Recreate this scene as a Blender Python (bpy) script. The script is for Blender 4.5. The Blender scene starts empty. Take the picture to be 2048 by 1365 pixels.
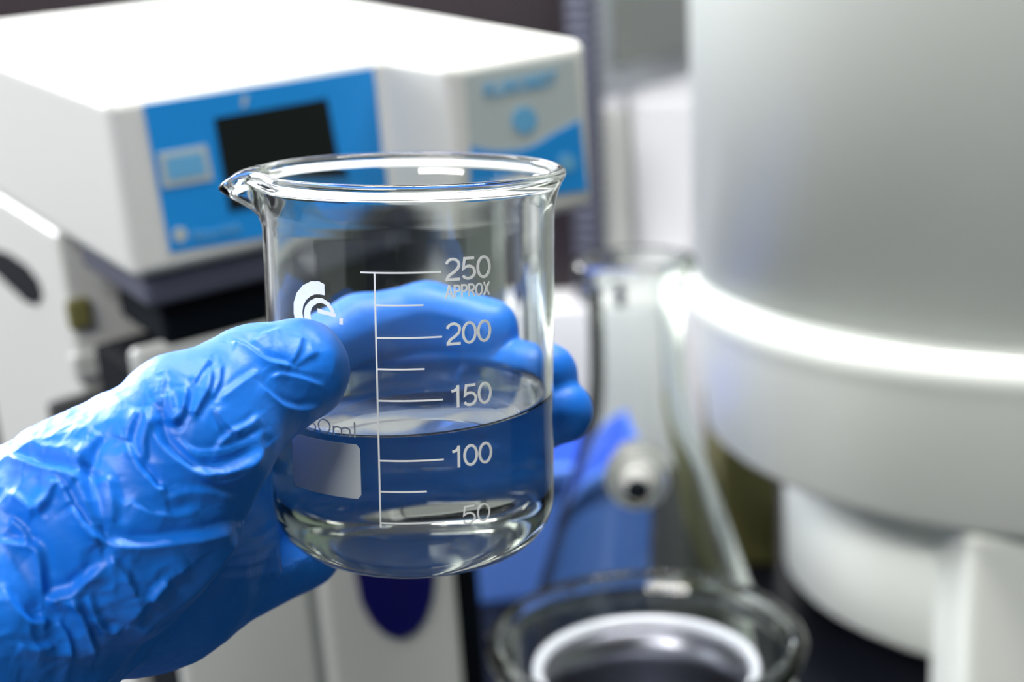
import bpy, bmesh, math, random
import numpy as np
from mathutils import Vector, Matrix

C = bpy.context.scene.collection
SC = bpy.context.scene

# ------------------------------------------------------------------ camera
F = 3080.0; CX, CY = 1024.0, 682.5
CAMZ = 1.40
_n = np.array([-.05, -1, -.26]); _n /= np.linalg.norm(_n)
_r = np.array([1, 0, 0.]) - _n * _n[0]; _r /= np.linalg.norm(_r)
_f = np.cross(_n, _r)
if _f[2] < 0: _f = -_f
M = np.array([_r, _f, _n])                       # camera axes (right, down, forward) -> world
EYE = np.array([0, 0, CAMZ])
def W(c):                                        # camera-frame metres -> world
    return (np.atleast_2d(c) @ M.T) + EYE
def W1(c): return W(c)[0]
def ray(px, py, d): return np.array([(px - CX) / F * d, (py - CY) / F * d, d])
def at(px, py, d): return W1(ray(px, py, d))
def atY(px, py, Y):                              # point seen at a pixel, on the vertical plane y = Y
    c = M @ ray(px, py, 1.0); return c * (Y / c[1]) + EYE
def atZ(px, py, z):
    c = M @ ray(px, py, 1.0); return c * ((z - CAMZ) / c[2]) + EYE

cam_d = bpy.data.cameras.new('camera'); cam = bpy.data.objects.new('camera', cam_d); C.objects.link(cam)
R = Matrix(((M[0][0], -M[0][1], -M[0][2]), (M[1][0], -M[1][1], -M[1][2]), (M[2][0], -M[2][1], -M[2][2])))
cam.matrix_world = Matrix.Translation(Vector(EYE)) @ R.to_4x4()
cam_d.sensor_width = 36; cam_d.lens = F / 2048 * 36
cam_d.clip_start = .01; cam_d.clip_end = 50
cam_d.dof.use_dof = True; cam_d.dof.focus_distance = .340; cam_d.dof.aperture_fstop = 9.5
SC.camera = cam

# ------------------------------------------------------------------ world + lights
w = bpy.data.worlds.new('world'); SC.world = w; w.use_nodes = True
w.node_tree.nodes['Background'].inputs[0].default_value = (.86, .93, 1, 1)
w.node_tree.nodes['Background'].inputs[1].default_value = .48
def area(name, loc, target, sx, sy, power, col):
    l = bpy.data.lights.new(name, 'AREA'); l.shape = 'RECTANGLE'; l.size = sx; l.size_y = sy
    l.energy = power; l.color = col
    o = bpy.data.objects.new(name, l); C.objects.link(o); o.location = loc
    o.rotation_euler = (Vector(target) - Vector(loc)).to_track_quat('-Z', 'Y').to_euler()
    return o
area('ceiling_and_fill_light', (-.55, 1.45, 2.66), (-.55, 1.45, 0), .9, .16, 11, (1, .98, .95))
area('ceiling_and_fill_light', (-.7, -.9, 2.66), (-.2, .8, 1.0), 1.2, .3, 42, (1, .98, .95))
area('ceiling_and_fill_light', (-1.35, 2.0, 1.95), (.25, 1.0, 1.3), 1.2, .5, 54, (.95, .955, 1))  # added fill, well below the ceiling, brightening the vessel's left side
area('ceiling_and_fill_light', (.15, .62, 2.35), (.12, 1.3, 1.1), .8, .12, 22, (1, .99, .97))  # added strip light to brighten the bin, boxes and flask
area('window_light', (-2.2, .5, 1.7), (.2, .9, 1.25), 1.5, 1.3, 7, (.92, .96, 1))
SC.view_settings.view_transform = 'Standard'; SC.view_settings.look = 'None'
SC.view_settings.exposure = 0.52; SC.view_settings.gamma = 1
SC.view_settings.use_curve_mapping = False
SC.cycles.max_bounces = 24; SC.cycles.transmission_bounces = 20; SC.cycles.glossy_bounces = 8
SC.cycles.diffuse_bounces = 4; SC.cycles.transparent_max_bounces = 8
SC.cycles.caustics_refractive = True; SC.cycles.caustics_reflective = True
SC.cycles.blur_glossy = .3; SC.cycles.sample_clamp_indirect = 6

# ------------------------------------------------------------------ materials
def mat(name, col, rough=.5, metal=0, spec=.5, noise=None, bump=None, trans=0, ior=1.45, coat=0, sss=0):
    m = bpy.data.materials.new(name); m.use_nodes = True
    nt = m.node_tree; b = nt.nodes['Principled BSDF']
    b.inputs['Base Color'].default_value = (*col, 1); b.inputs['Roughness'].default_value = rough
    b.inputs['Metallic'].default_value = metal; b.inputs['Specular IOR Level'].default_value = spec
    b.inputs['Transmission Weight'].default_value = trans; b.inputs['IOR'].default_value = ior
    b.inputs['Coat Weight'].default_value = coat
    if sss:
        b.inputs['Subsurface Weight'].default_value = sss; b.inputs['Subsurface Radius'].default_value = (.3, .6, 1)
        b.inputs['Subsurface Scale'].default_value = .004
    tc = nt.nodes.new('ShaderNodeTexCoord')
    if noise:
        sc_, amt = noise
        n = nt.nodes.new('ShaderNodeTexNoise'); n.inputs['Scale'].default_value = sc_
        nt.links.new(tc.outputs['Object'], n.inputs['Vector'])
        mx = nt.nodes.new('ShaderNodeMix'); mx.data_type = 'RGBA'
        mx.inputs['A'].default_value = (*[c * (1 - amt) for c in col], 1)
        mx.inputs['B'].default_value = (*[min(1, c * (1 + amt)) for c in col], 1)
        nt.links.new(n.outputs['Fac'], mx.inputs['Factor']); nt.links.new(mx.outputs['Result'], b.inputs['Base Color'])
    if bump:
        sc_, st, dist = bump
        n = nt.nodes.new('ShaderNodeTexNoise'); n.inputs['Scale'].default_value = sc_; n.inputs['Detail'].default_value = 4
        nt.links.new(tc.outputs['Object'], n.inputs['Vector'])
        bp = nt.nodes.new('ShaderNodeBump'); bp.inputs['Strength'].default_value = st; bp.inputs['Distance'].default_value = dist
        nt.links.new(n.outputs['Fac'], bp.inputs['Height']); nt.links.new(bp.outputs['Normal'], b.inputs['Normal'])
    return m
def glass(name, ior, col=(1, 1, 1), rough=0):
    m = bpy.data.materials.new(name); m.use_nodes = True; nt = m.node_tree
    nt.nodes.remove(nt.nodes['Principled BSDF'])
    g = nt.nodes.new('ShaderNodeBsdfGlass'); g.inputs['IOR'].default_value = ior
    g.inputs['Color'].default_value = (*col, 1); g.inputs['Roughness'].default_value = rough
    nt.links.new(g.outputs[0], nt.nodes['Material Output'].inputs['Surface'])
    return m
m_glass = glass('borosilicate_glass', 1.474, (.985, .995, .985))
m_bglass = glass('lab_glass', 1.47, (.985, 1, .985))
m_glasswet = glass('glass_against_water', 1.474 / 1.333, (.985, .995, .985))
m_water = glass('clear_water', 1.333, (.985, .995, 1))
m_enamel = mat('white_enamel', (.80, .83, .84), .45)
m_patchm = mat('white_marking_enamel', (.60, .65, .68), .6, noise=(90, .03))
m_white = mat('white_plastic', (.63, .64, .61), .38, noise=(4, .02))
m_wall = mat('white_paint', (.86, .86, .90), .7, noise=(2, .02))
m_grey = mat('grey_plastic', (.42, .45, .44), .45, noise=(6, .03))
m_lightgrey = mat('light_grey_plastic', (.55, .57, .55), .45, noise=(6, .03))
m_black = mat('black_plastic', (.003, .005, .008), .7, spec=.1, noise=(10, .2))
m_brown = mat('dark_brown_laminate', (.016, .010, .014), .5, noise=(5, .2))
m_slate = mat('slate_rubber', (.07, .075, .11), .5, noise=(20, .1))
m_blue = mat('blue_panel_film', (.010, .25, .66), .35, noise=(8, .03))
m_paleblue = mat('pale_blue_ink', (.13, .38, .62), .4, noise=(8, .03))
m_panelgrey = mat('grey_panel_film', (.42, .48, .48), .4, noise=(8, .03))
m_screen = mat('dark_display', (.004, .006, .008), .15, noise=(8, .03))
m_navy = mat('navy_plastic', (.005, .005, .10), .35, noise=(8, .1))
m_box = mat('bright_blue_plastic', (.13, .30, .93), .35, noise=(8, .05))
m_bench = mat('black_epoxy_top', (.006, .007, .012), .35, spec=.2, noise=(30, .2))
m_shellw = mat('white_enamelled_steel', (.80, .84, .79), .35, noise=(3, .015))
m_dim = mat('charcoal_plastic', (.10, .105, .105), .5, noise=(6, .05))
m_olive = mat('olive_card', (.16, .15, .05), .6, noise=(9, .08))
m_sage = mat('sage_wall_paint', (.34, .40, .28), .75, noise=(2, .03))
m_floor = mat('grey_vinyl', (.32, .33, .33), .5, noise=(8, .08))
m_ceil = mat('ceiling_paint', (.1, .1, .11), .8, noise=(2, .02))
m_tint = mat('tinted_cabinet_glass', (.19, .21, .20), .25, noise=(3, .03))
m_frame = mat('grey_metal_frame', (.42, .45, .50), .4, noise=(6, .02))
m_chrome = mat('polished_steel', (.75, .76, .78), .12, metal=1, noise=(6, .02))
m_cup = mat('brushed_dark_steel', (.28, .29, .33), .3, metal=1, noise=(6, .05))
m_porc = mat('white_porcelain', (.52, .55, .60), .2, noise=(6, .02))
m_skin = mat('skin', (.55, .33, .24), .5, noise=(40, .08))

m_through = bpy.data.materials.new('water_against_glass'); m_through.use_nodes = True
_t = m_through.node_tree; _t.nodes.remove(_t.nodes['Principled BSDF']); _tb = _t.nodes.new('ShaderNodeBsdfTransparent')
_t.links.new(_tb.outputs[0], _t.nodes['Material Output'].inputs['Surface'])
# nitrile glove
m_glove = mat('blue_nitrile', (.003, .155, .68), .45, spec=.5, sss=0)
_nt = m_glove.node_tree; _b = _nt.nodes['Principled BSDF']; _tc = [x for x in _nt.nodes if x.type == 'TEX_COORD'][0]
_n1 = _nt.nodes.new('ShaderNodeTexNoise'); _n1.inputs['Scale'].default_value = 900; _n1.inputs['Detail'].default_value = 3
_n2 = _nt.nodes.new('ShaderNodeTexNoise'); _n2.noise_type = 'RIDGED_MULTIFRACTAL'; _n2.inputs['Scale'].default_value = 42
_n2.inputs['Detail'].default_value = 3; _n2.inputs['Distortion'].default_value = .6
_nt.links.new(_tc.outputs['Object'], _n1.inputs['Vector']); _nt.links.new(_tc.outputs['Object'], _n2.inputs['Vector'])
_b1 = _nt.nodes.new('ShaderNodeBump'); _b1.inputs['Strength'].default_value = .16; _b1.inputs['Distance'].default_value = .0004
_b2 = _nt.nodes.new('ShaderNodeBump'); _b2.inputs['Strength'].default_value = .8; _b2.inputs['Distance'].default_value = .0005
_nt.links.new(_n2.outputs['Fac'], _b2.inputs['Height']); _nt.links.new(_n1.outputs['Fac'], _b1.inputs['Height'])
_nt.links.new(_b2.outputs['Normal'], _b1.inputs['Normal']); _nt.links.new(_b1.outputs['Normal'], _b.inputs['Normal'])
_b.inputs['Sheen Weight'].default_value = .0

# ------------------------------------------------------------------ object helpers
def mesh_obj(name, verts, faces, material, parent=None, smooth=True, mats=None, fm=None):
    me = bpy.data.meshes.new(name)
    me.from_pydata([tuple(map(float, v)) for v in verts], [], [tuple(map(int, f)) for f in faces]); me.update()
    return finish(name, me, material, parent, smooth)
def finish(name, me, material, parent=None, smooth=True):
    if smooth:
        me.polygons.foreach_set('use_smooth', [True] * len(me.polygons))
    me.materials.append(material)
    o = bpy.data.objects.new(name, me); C.objects.link(o)
    if parent is not None:
        o.parent = parent; o.matrix_parent_inverse = parent.matrix_world.inverted()
    return o
def bm_obj(name, bm, material, parent=None, smooth=False, bevel=0, seg=3):
    bmesh.ops.recalc_face_normals(bm, faces=bm.faces)
    me = bpy.data.meshes.new(name); bm.to_mesh(me); bm.free()
    o = finish(name, me, material, parent, smooth)
    if bevel:
        b = o.modifiers.new('bevel', 'BEVEL'); b.width = bevel; b.segments = seg; b.limit_method = 'ANGLE'
        me.polygons.foreach_set('use_smooth', [True] * len(me.polygons))
        wn = o.modifiers.new('wn', 'WEIGHTED_NORMAL'); wn.keep_sharp = False
    return o
def thing(name, label, cat, loc, group=None):
    o = bpy.data.objects.new(name, None); C.objects.link(o); o.location = Vector(loc)
    o.empty_display_size = .02
    bpy.context.view_layer.update()
    o.matrix_world = Matrix.Translation(Vector(loc))
    o['label'] = label; o['category'] = cat
    if group: o['group'] = group
    return o
def tag(o, label, cat, group=None):
    o['label'] = label; o['category'] = cat
    if group: o['group'] = group
    return o
def struct(o): o['kind'] = 'structure'; return o
def box_bm(bm, lo, hi, xf=None):
    v = []
    for x in (lo[0], hi[0]):
        for y in (lo[1], hi[1]):
            for z in (lo[2], hi[2]):
                p = np.array([x, y, z], float)
                v.append(bm.verts.new(xf(p) if xf else p))
    for f in ((0, 1, 3, 2), (4, 6, 7, 5), (0, 4, 5, 1), (2, 3, 7, 6), (0, 2, 6, 4), (1, 5, 7, 3)):
        bm.faces.new([v[i] for i in f])
def box(name, lo, hi, material, parent=None, bevel=0, xf=None, seg=3):
    bm = bmesh.new(); box_bm(bm, lo, hi, xf); return bm_obj(name, bm, material, parent, bevel=bevel, seg=seg)
def prism_bm(bm, pts2, d0, d1, xf):               # polygon pts2 (a,b) extruded between d0 and d1: xf(a,b,d)
    A = [bm.verts.new(xf(a, b, d0)) for a, b in pts2]; B = [bm.verts.new(xf(a, b, d1)) for a, b in pts2]
    bm.faces.new(A); bm.faces.new(B[::-1]); n = len(A)
    for i in range(n): bm.faces.new((A[i], A[(i + 1) % n], B[(i + 1) % n], B[i]))
def rrect(x0, y0, x1, y1, r, n=6):
    o = []
    for cx, cy, a0 in ((x1 - r, y1 - r, 0), (x0 + r, y1 - r, 90), (x0 + r, y0 + r, 180), (x1 - r, y0 + r, 270)):
        for i in range(n + 1):
            a = math.radians(a0 + 90 * i / n); o.append((cx + r * math.cos(a), cy + r * math.sin(a)))
    return o
def lathe(name, prof, c, material, parent=None, n=96, closed=False):
    """prof: list of (r, z) ; c = axis base point"""
    V = []; Fc = []
    k = len(prof)
    for i in range(n):
        a = 2 * math.pi * i / n
        for r, z in prof: V.append((c[0] + r * math.cos(a), c[1] + r * math.sin(a), c[2] + z))
    for i in range(n):
        j = (i + 1) % n
        for q in range(k if closed else k - 1):
            p = (q + 1) % k
            Fc.append((i * k + q, j * k + q, j * k + p, i * k + p))
    me = bpy.data.meshes.new(name); me.from_pydata(V, [], Fc)
    bm = bmesh.new(); bm.from_mesh(me); bmesh.ops.remove_doubles(bm, verts=bm.verts, dist=1e-6)
    if not closed:
        bmesh.ops.holes_fill(bm, edges=[e for e in bm.edges if e.is_boundary], sides=0)
    bmesh.ops.recalc_face_normals(bm, faces=bm.faces); bm.to_mesh(me); bm.free()
    return finish(name, me, material, parent, True)
def arc(cx, cy, r, a0, a1, n=8):
    return [(cx + r * math.cos(math.radians(a0 + (a1 - a0) * i / n)), cy + r * math.sin(math.radians(a0 + (a1 - a0) * i / n))) for i in range(n + 1)]

BENCH = CAMZ - .485

# ------------------------------------------------------------------ setting
struct(box('floor', (-3, -2.5, -.05), (2.6, 2.4, 0), m_floor))
struct(box('ceiling', (-3, -2.5, 2.7), (2.6, 2.4, 2.75), m_ceil))
struct(box('wall_back', (-3, 2.3, 0), (2.6, 2.4, 2.7), m_wall))
struct(box('wall_front', (-3, -2.5, 0), (2.6, -2.4, 2.7), mat('dusk_grey_paint', (.16, .17, .18), .8, noise=(2, .03))))
struct(box('wall_right', (2.5, -2.5, 0), (2.6, 2.3, 2.7), m_sage))

bench = thing('lab_bench', 'long bench with glossy black top carrying the glassware and instruments', 'bench', (0, 1.1, 0))
box('bench_top', (-1.6, .30, BENCH - .03), (1.9, 2.0, BENCH), m_bench, bench, bevel=.003)
box('cabinet', (-1.55, .36, .08), (1.85, 1.98, BENCH - .03), m_grey, bench)
box('plinth', (-1.5, .42, 0), (1.8, 1.95, .08), m_black, bench)

# ------------------------------------------------------------------ beaker (camera frame, mm)
BA = np.array([-.005, -1, -.223]); BA /= np.linalg.norm(BA)
BU = np.array([1, 0, 0.]) - BA * BA[0]; BU /= np.linalg.norm(BU)
BV = np.cross(BA, BU)
if BV[2] < 0: BV = -BV                           # away from the lens
BT = np.array([-24.905, -41.435, 368.463]); BH = 94.9
RO, RI = 35.0, 33.3
def BC(th, t, r):                                # beaker cylindrical coordinates -> camera mm
    th = np.asarray(th, float); t = np.asarray(t, float); r = np.asarray(r, float)
    return BT - BA * t[..., None] + (np.cos(th) * r)[..., None] * BU + (np.sin(th) * r)[..., None] * BV
def on_glass(px, py, r=RO):                      # pixel -> (theta, t) on the near side
    d = np.array([(px - CX) / F, (py - CY) / F, 1.0]); o = -BT
    du, dv, da = d @ BU, d @ BV, d @ BA; ou, ov, oa = o @ BU, o @ BV, o @ BA
    A = du * du + dv * dv; B = ou * du + ov * dv; K = ou * ou + ov * ov - r * r
    disc = B * B - A * K
    s = (-B - math.sqrt(max(disc, 0))) / A
    return math.atan2(ov + s * dv, ou + s * du), -(oa + s * da)
beaker_w = W1((BT - BA * BH) / 1000)
beaker = thing('beaker', 'clear 250 ml glass beaker half full of water, held up in the gloved hand', 'beaker', beaker_w)

rb = 1.45                                        # rim bead radius
RC = 13.5                                        # corner radius
ICR, BTH = 11.5, 3.2                            # inner corner radius, base thickness
def prof_beaker():
    out = []                                     # (r, t) starting at inner axis bottom going up inside, over rim, down outside
    ic = ICR
    out.append((0, BH - BTH)); out.append((10, BH - BTH)); out.append((RI - ic, BH - BTH))
    for i in range(1, 13):
        a = math.pi / 2 * i / 12
        out.append((RI - ic + ic * math.sin(a), BH - BTH - ic + ic * math.cos(a)))
    for q in range(16): out.append((RI, None))      # filled in per azimuth: 8 steps below the waterline, 8 above
    for t, dr in ((9.5, .12), (7.5, .45), (5.6, 1.0), (4.0, 1.65), (2.9, 2.2)): out.append((RI + dr, t))
    cx, ct = 36.35, 1.2
    for a in np.linspace(200, -30, 13):
        out.append((cx + rb * math.cos(math.radians(a)), ct - rb * math.sin(math.radians(a))))
    for t, dr in ((3.0, 2.0), (4.4, 1.35), (6.2, .75), (8.2, .3), (10.5, .05)): out.append((RO + dr, t))
    for t in np.linspace(13, BH - RC - 2, 14): out.append((RO, t))
    for i in range(0, 13):
        a = math.pi / 2 * i / 12
        out.append((RO - RC + RC * math.cos(a), BH - RC + RC * math.sin(a)))
    out.append((10, BH + .0)); out.append((0, BH))
    return out
SPOUT = math.radians(184)
def spoutdef(th, t, r):
    d = (th - SPOUT + math.pi) % (2 * math.pi) - math.pi
    h = np.clip((13.5 - t) / 13.5, 0, 1); h = h * h * (3 - 2 * h)
    g = np.exp(-(d / .125) ** 2)
    side = np.exp(-((abs(d) - .36) / .17) ** 2)
    r2 = r + h * (7.4 * g - .9 * side)
    t2 = t + h * (3.4 * g * g - .2 * side)
    return r2, t2
HW = 56.6; MEN = 1.15
def level(th, r, up=0):                          # t of the world-horizontal water plane at that column
    d = math.cos(th) * BU + math.sin(th) * BV
    return HW + (d @ _n) * r / (BA @ _n) - up
def build_beaker():
    P = prof_beaker(); n = 320; V = []; Fc = []; k = len(P) - 2
    body = P[1:-1]; q0 = [i for i, p in enumerate(body) if p[1] is None][0]; tb0 = body[q0 - 1][1]
    for i in range(n):
        th = 2 * math.pi * i / n
        tl = level(th, RI, MEN)
        for qi, (r, t) in enumerate(body):
            if t is None:
                u_ = qi - q0
                t = tb0 + (tl - tb0) * (u_ + 1) / 8 if u_ < 8 else tl + (12 - tl) * (u_ - 7) / 8
            r2, t2 = spoutdef(th, t, r)
            V.append(BC(th, t2, r2))
    c0 = len(V); V.append(BC(0, P[0][1], 0.)); V.append(BC(0, P[-1][1], 0.))
    for i in range(n):
        j = (i + 1) % n
        for q in range(k - 1): Fc.append((i * k + q, i * k + q + 1, j * k + q + 1, j * k + q))
        Fc.append((c0, i * k, j * k)); Fc.append((c0 + 1, j * k + k - 1, i * k + k - 1))
    V = W(np.array(V) / 1000)
    me = bpy.data.meshes.new('glass_body'); me.from_pydata([tuple(v) for v in V], [], Fc)
    me.materials.append(m_glass); me.materials.append(m_glasswet)
    per = k - 1 + 2
    for i, p in enumerate(me.polygons):
        q = i % per
        p.material_index = 1 if (q < q0 + 7 or q == k - 1) else 0
    bm = bmesh.new(); bm.from_mesh(me); bmesh.ops.recalc_face_normals(bm, faces=bm.faces); bm.to_mesh(me); bm.free()
    me.polygons.foreach_set('use_smooth', [True] * len(me.polygons))
    o = bpy.data.objects.new('glass_body', me); C.objects.link(o); o.parent = beaker; o.matrix_parent_inverse = beaker.matrix_world.inverted()
    return o
gb = build_beaker()

# water: horizontal surface in the world (camera-frame up = _n)
def build_water():
    ov = -.01; n = 320
    ic = ICR
    prof = [(RI + ov - ic + ic * math.sin(a), BH - BTH + ov - ic + ic * math.cos(a)) for a in np.linspace(0, math.pi / 2, 13)]
    prof = [(10, BH - BTH + ov)] + prof
    V = []; Fc = []
    top = [(RI - .02, 1.13), (RI - .35, .75), (RI - .9, .36), (RI - 1.8, .1), (RI - 3, .0), (20, 0), (8, 0)]
    for i in range(n):
        th = 2 * math.pi * i / n
        for r, t in prof: V.append(BC(th, t, r))
        tl = level(th, RI + ov, MEN)
        t0 = prof[-1][1]
        for q in range(1, 9): V.append(BC(th, t0 + (tl - t0) * q / 8, RI + ov))
        for r, up in top: V.append(BC(th, level(th, r, up), r))
    k = len(prof) + 8 + len(top); ns = len(prof) + 7
    c0 = len(V); V.append(BC(0, BH - BTH + ov, 0.)); V.append(BC(0, HW, 0.))
    for i in range(n):
        j = (i + 1) % n
        for q in range(k - 1): Fc.append((i * k + q, i * k + q + 1, j * k + q + 1, j * k + q))
        Fc.append((c0, i * k, j * k)); Fc.append((c0 + 1, j * k + k - 1, i * k + k - 1))
    V = W(np.array(V) / 1000)
    me = bpy.data.meshes.new('water'); me.from_pydata([tuple(v) for v in V], [], Fc)
    me.materials.append(m_water); me.materials.append(m_through)
    per = k - 1 + 2
    for i, p in enumerate(me.polygons):
        q = i % per
        p.material_index = 1 if (q < ns or q == k - 1) else 0
    bm = bmesh.new(); bm.from_mesh(me); bmesh.ops.recalc_face_normals(bm, faces=bm.faces); bm.to_mesh(me); bm.free()
    me.polygons.foreach_set('use_smooth', [True] * len(me.polygons))
    o = bpy.data.objects.new('water', me); C.objects.link(o)
    return tag(o, 'clear water filling the lower half of the hand-held beaker', 'water')
build_water()

# printed enamel: everything in (s, t) arc coordinates on the outer wall
def s_of(px, py):
    th, t = on_glass(px, py); return (th % (2 * math.pi)) * RO, t
def emboss(name, polys, material, parent, label=None, th_mm=.09):
    bm = bmesh.new()
    for poly in polys:
        A = []; B = []
        for s, t in poly:
            A.append(bm.verts.new(W1(BC(s / RO, t, RO + .005) / 1000))); B.append(bm.verts.new(W1(BC(s / RO, t, RO + th_mm) / 1000)))
        n = len(A); bm.faces.new(B); bm.faces.new(A[::-1])
        for i in range(n): bm.faces.new((A[i], A[(i + 1) % n], B[(i + 1) % n], B[i]))
    o = bm_obj(name, bm, material, parent)
    if label: o['label'] = label
    return o
def ribbon(pts, wd):
    """centreline -> list of quads"""
    pts = [np.array(p, float) for p in pts]; L = []; Rr = []
    for i, p in enumerate(pts):
        a = pts[max(i - 1, 0)]; b = pts[min(i + 1, len(pts) - 1)]
        closed = np.allclose(pts[0], pts[-1])
        if closed and i in (0, len(pts) - 1): a, b = pts[-2], pts[1]
        d0 = p - a; d1 = b - p
        if np.linalg.norm(d0) < 1e-9: d0 = d1
        if np.linalg.norm(d1) < 1e-9: d1 = d0
        d0 = d0 / np.linalg.norm(d0); d1 = d1 / np.linalg.norm(d1)
        t = d0 + d1; t /= np.linalg.norm(t); n = np.array([-t[1], t[0]])
        k = 1 / max(.5, n @ np.array([-d0[1], d0[0]]))
        L.append(p + n * wd / 2 * k); Rr.append(p - n * wd / 2 * k)
    return [[L[i], L[i + 1], Rr[i + 1], Rr[i]] for i in range(len(pts) - 1)]
def ell(cx, cy, rx, ry, a0, a1, n=20):
    return [(cx + rx * math.cos(math.radians(a0 + (a1 - a0) * i / n)), cy + ry * math.sin(math.radians(a0 + (a1 - a0) * i / n))) for i in range(n + 1)]
# glyph centrelines in a unit box (x 0..w, y 0 bottom .. 1 top)
G = {
 '0': (.62, [ell(.31, .5, .25, .44, 0, 360, 28)]),
 '1': (.50, [[(.08, .74), (.2, .77), (.29, .84), (.33, .97)], [(.33, 1.0), (.33, 0)]]),
 '2': (.62, [ell(.31, .70, .24, .245, 170, -10, 14) + [(.50, .52), (.36, .38), (.17, .24), (.08, .06)], [(.04, .06), (.58, .06)]]),
 '5': (.62, [[(.53, .94), (.15, .94), (.10, .50), (.16, .55)] + ell(.30, .33, .25, .27, 120, -150, 18)]),
 'A': (.62, [[(.04, 0), (.31, 1)], [(.31, 1), (.58, 0)], [(.14, .33), (.48, .33)]]),
 'P': (.58, [[(.1, 0), (.1, .94), (.32, .94)] + ell(.32, .71, .19, .23, 90, -90, 12) + [(.1, .48)]]),
 'R': (.60, [[(.1, 0), (.1, .94), (.32, .94)] + ell(.32, .71, .19, .23, 90, -90, 12) + [(.1, .48)], [(.34, .47), (.53, 0)]]),
 'O': (.68, [ell(.34, .5, .26, .44, 0, 360, 28)]),
 'X': (.60, [[(.06, 1), (.54, 0)], [(.54, 1), (.06, 0)]]),
 'm': (.80, [[(.08, 0), (.08, .62)], [(.08, .45)] + ell(.24, .43, .16, .16, 140, 0, 8) + [(.40, 0)], [(.40, .45)] + ell(.56, .43, .16, .16, 140, 0, 8) + [(.72, 0)]]),
 'l': (.22, [[(.1, 0), (.1, 1)]]),
}
def glyph_polys(txt, s0, tb, wid, hei, stroke, cond=1.0):
    tot = sum(G[c][0] for c in txt) ; k = wid / tot; x = 0; out = []
    for c in txt:
        w_, st = G[c]
        for line in st:
            pl = [(s0 + (x + a) * k, tb - b * hei) for a, b in line]
            out += ribbon(pl, stroke)
        x += w_
    return out
S0, TT = s_of(749, 546); S0b, TB = s_of(762, 1056)
tick_t = {250: s_of(748, 546)[1], 225: s_of(751, 611)[1], 200: s_of(753, 676)[1], 175: s_of(755, 739)[1], 150: s_of(757, 802)[1], 125: None,
          100: s_of(760, 922)[1], 75: s_of(762, 984)[1], 50: s_of(763, 1047)[1]}
sx = S0
pol = [[(sx - .2, TT - .2), (sx + .2, TT - .2), (sx + .2, TB), (sx - .2, TB)]]
def hline(s0, s1, t, wd=.38):
    n = 10
    return [[(s0 + (s1 - s0) * i / n, t - wd / 2), (s0 + (s1 - s0) * (i + 1) / n, t - wd / 2), (s0 + (s1 - s0) * (i + 1) / n, t + wd / 2), (s0 + (s1 - s0) * i / n, t + wd / 2)] for i in range(n)]
s_long = s_of(884, 676)[0]; s_mid = s_of(847, 611)[0]
pol += hline(s_of(721, 546)[0], s_long, tick_t[250])
for k_ in (200, 150, 100, 50): pol += hline(sx, s_long, tick_t[k_])
for k_ in (225, 175, 75): pol += hline(sx, s_mid, tick_t[k_])
scale = emboss('volume_scale', pol, m_enamel, beaker, 'white printed volume scale lines')
s_num = s_of(890, 676)[0]; s_numr = s_of(982, 676)[0]
for txt, base in (('250', (934, 560)), ('200', (937, 688)), ('150', (943, 812)), ('100', (943, 932)), ('50', (945, 1048))):
    ss, tb = s_of(*base)
    full = s_numr - s_num
    w_ = full * sum(G[c][0] for c in txt) / 1.86
    s0 = s_numr + .1 - w_ if txt != '50' else s_numr - .5 - w_
    emboss('volume_numeral', glyph_polys(txt, s0, tb, w_, 5.15 if txt != '50' else 4.6, .62 if txt != '50' else .42), m_enamel, beaker)
emboss('approx_lettering', glyph_polys('APPROX', s_num + .2, s_of(934, 594)[1], s_numr - s_num - .4, 2.9, .42), m_enamel, beaker)
emboss('volume_numeral', glyph_polys('250ml', s_of(588, 858)[0], s_of(620, 862)[1], s_of(716, 858)[0] - s_of(588, 858)[0], 3.6, .34), m_patchm, beaker)
# marking patch
cs = [s_of(585, 868), s_of(720, 890), s_of(721, 997), s_of(588, 972)]
a0 = min(c[0] for c in cs[::3]); a1 = max(c[0] for c in cs[1:3]); b0 = (cs[0][1] + cs[1][1]) / 2 - .2; b1 = (cs[2][1] + cs[3][1]) / 2
polys = []
rr = rrect(a0, b0, a1, b1, 1.0, 5)
N = 24                                           # strips so the patch hugs the wall
for i in range(N):
    xa = a0 + (a1 - a0) * i / N; xb = a0 + (a1 - a0) * (i + 1) / N
    def ylim(x):
        d = min(x - a0, a1 - x)
        o = 1.0 - math.sqrt(max(0, 1 - (1 - min(d, 1.0)) ** 2)) if d < 1 else 0
        return b0 + o, b1 - o
    ya, yb = ylim(xa), ylim(xb)
    polys.append([(xa, ya[0]), (xb, yb[0]), (xb, yb[1]), (xa, ya[1])])
emboss('marking_patch', polys, m_patchm, beaker, 'pale grey blank marking patch')
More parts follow.
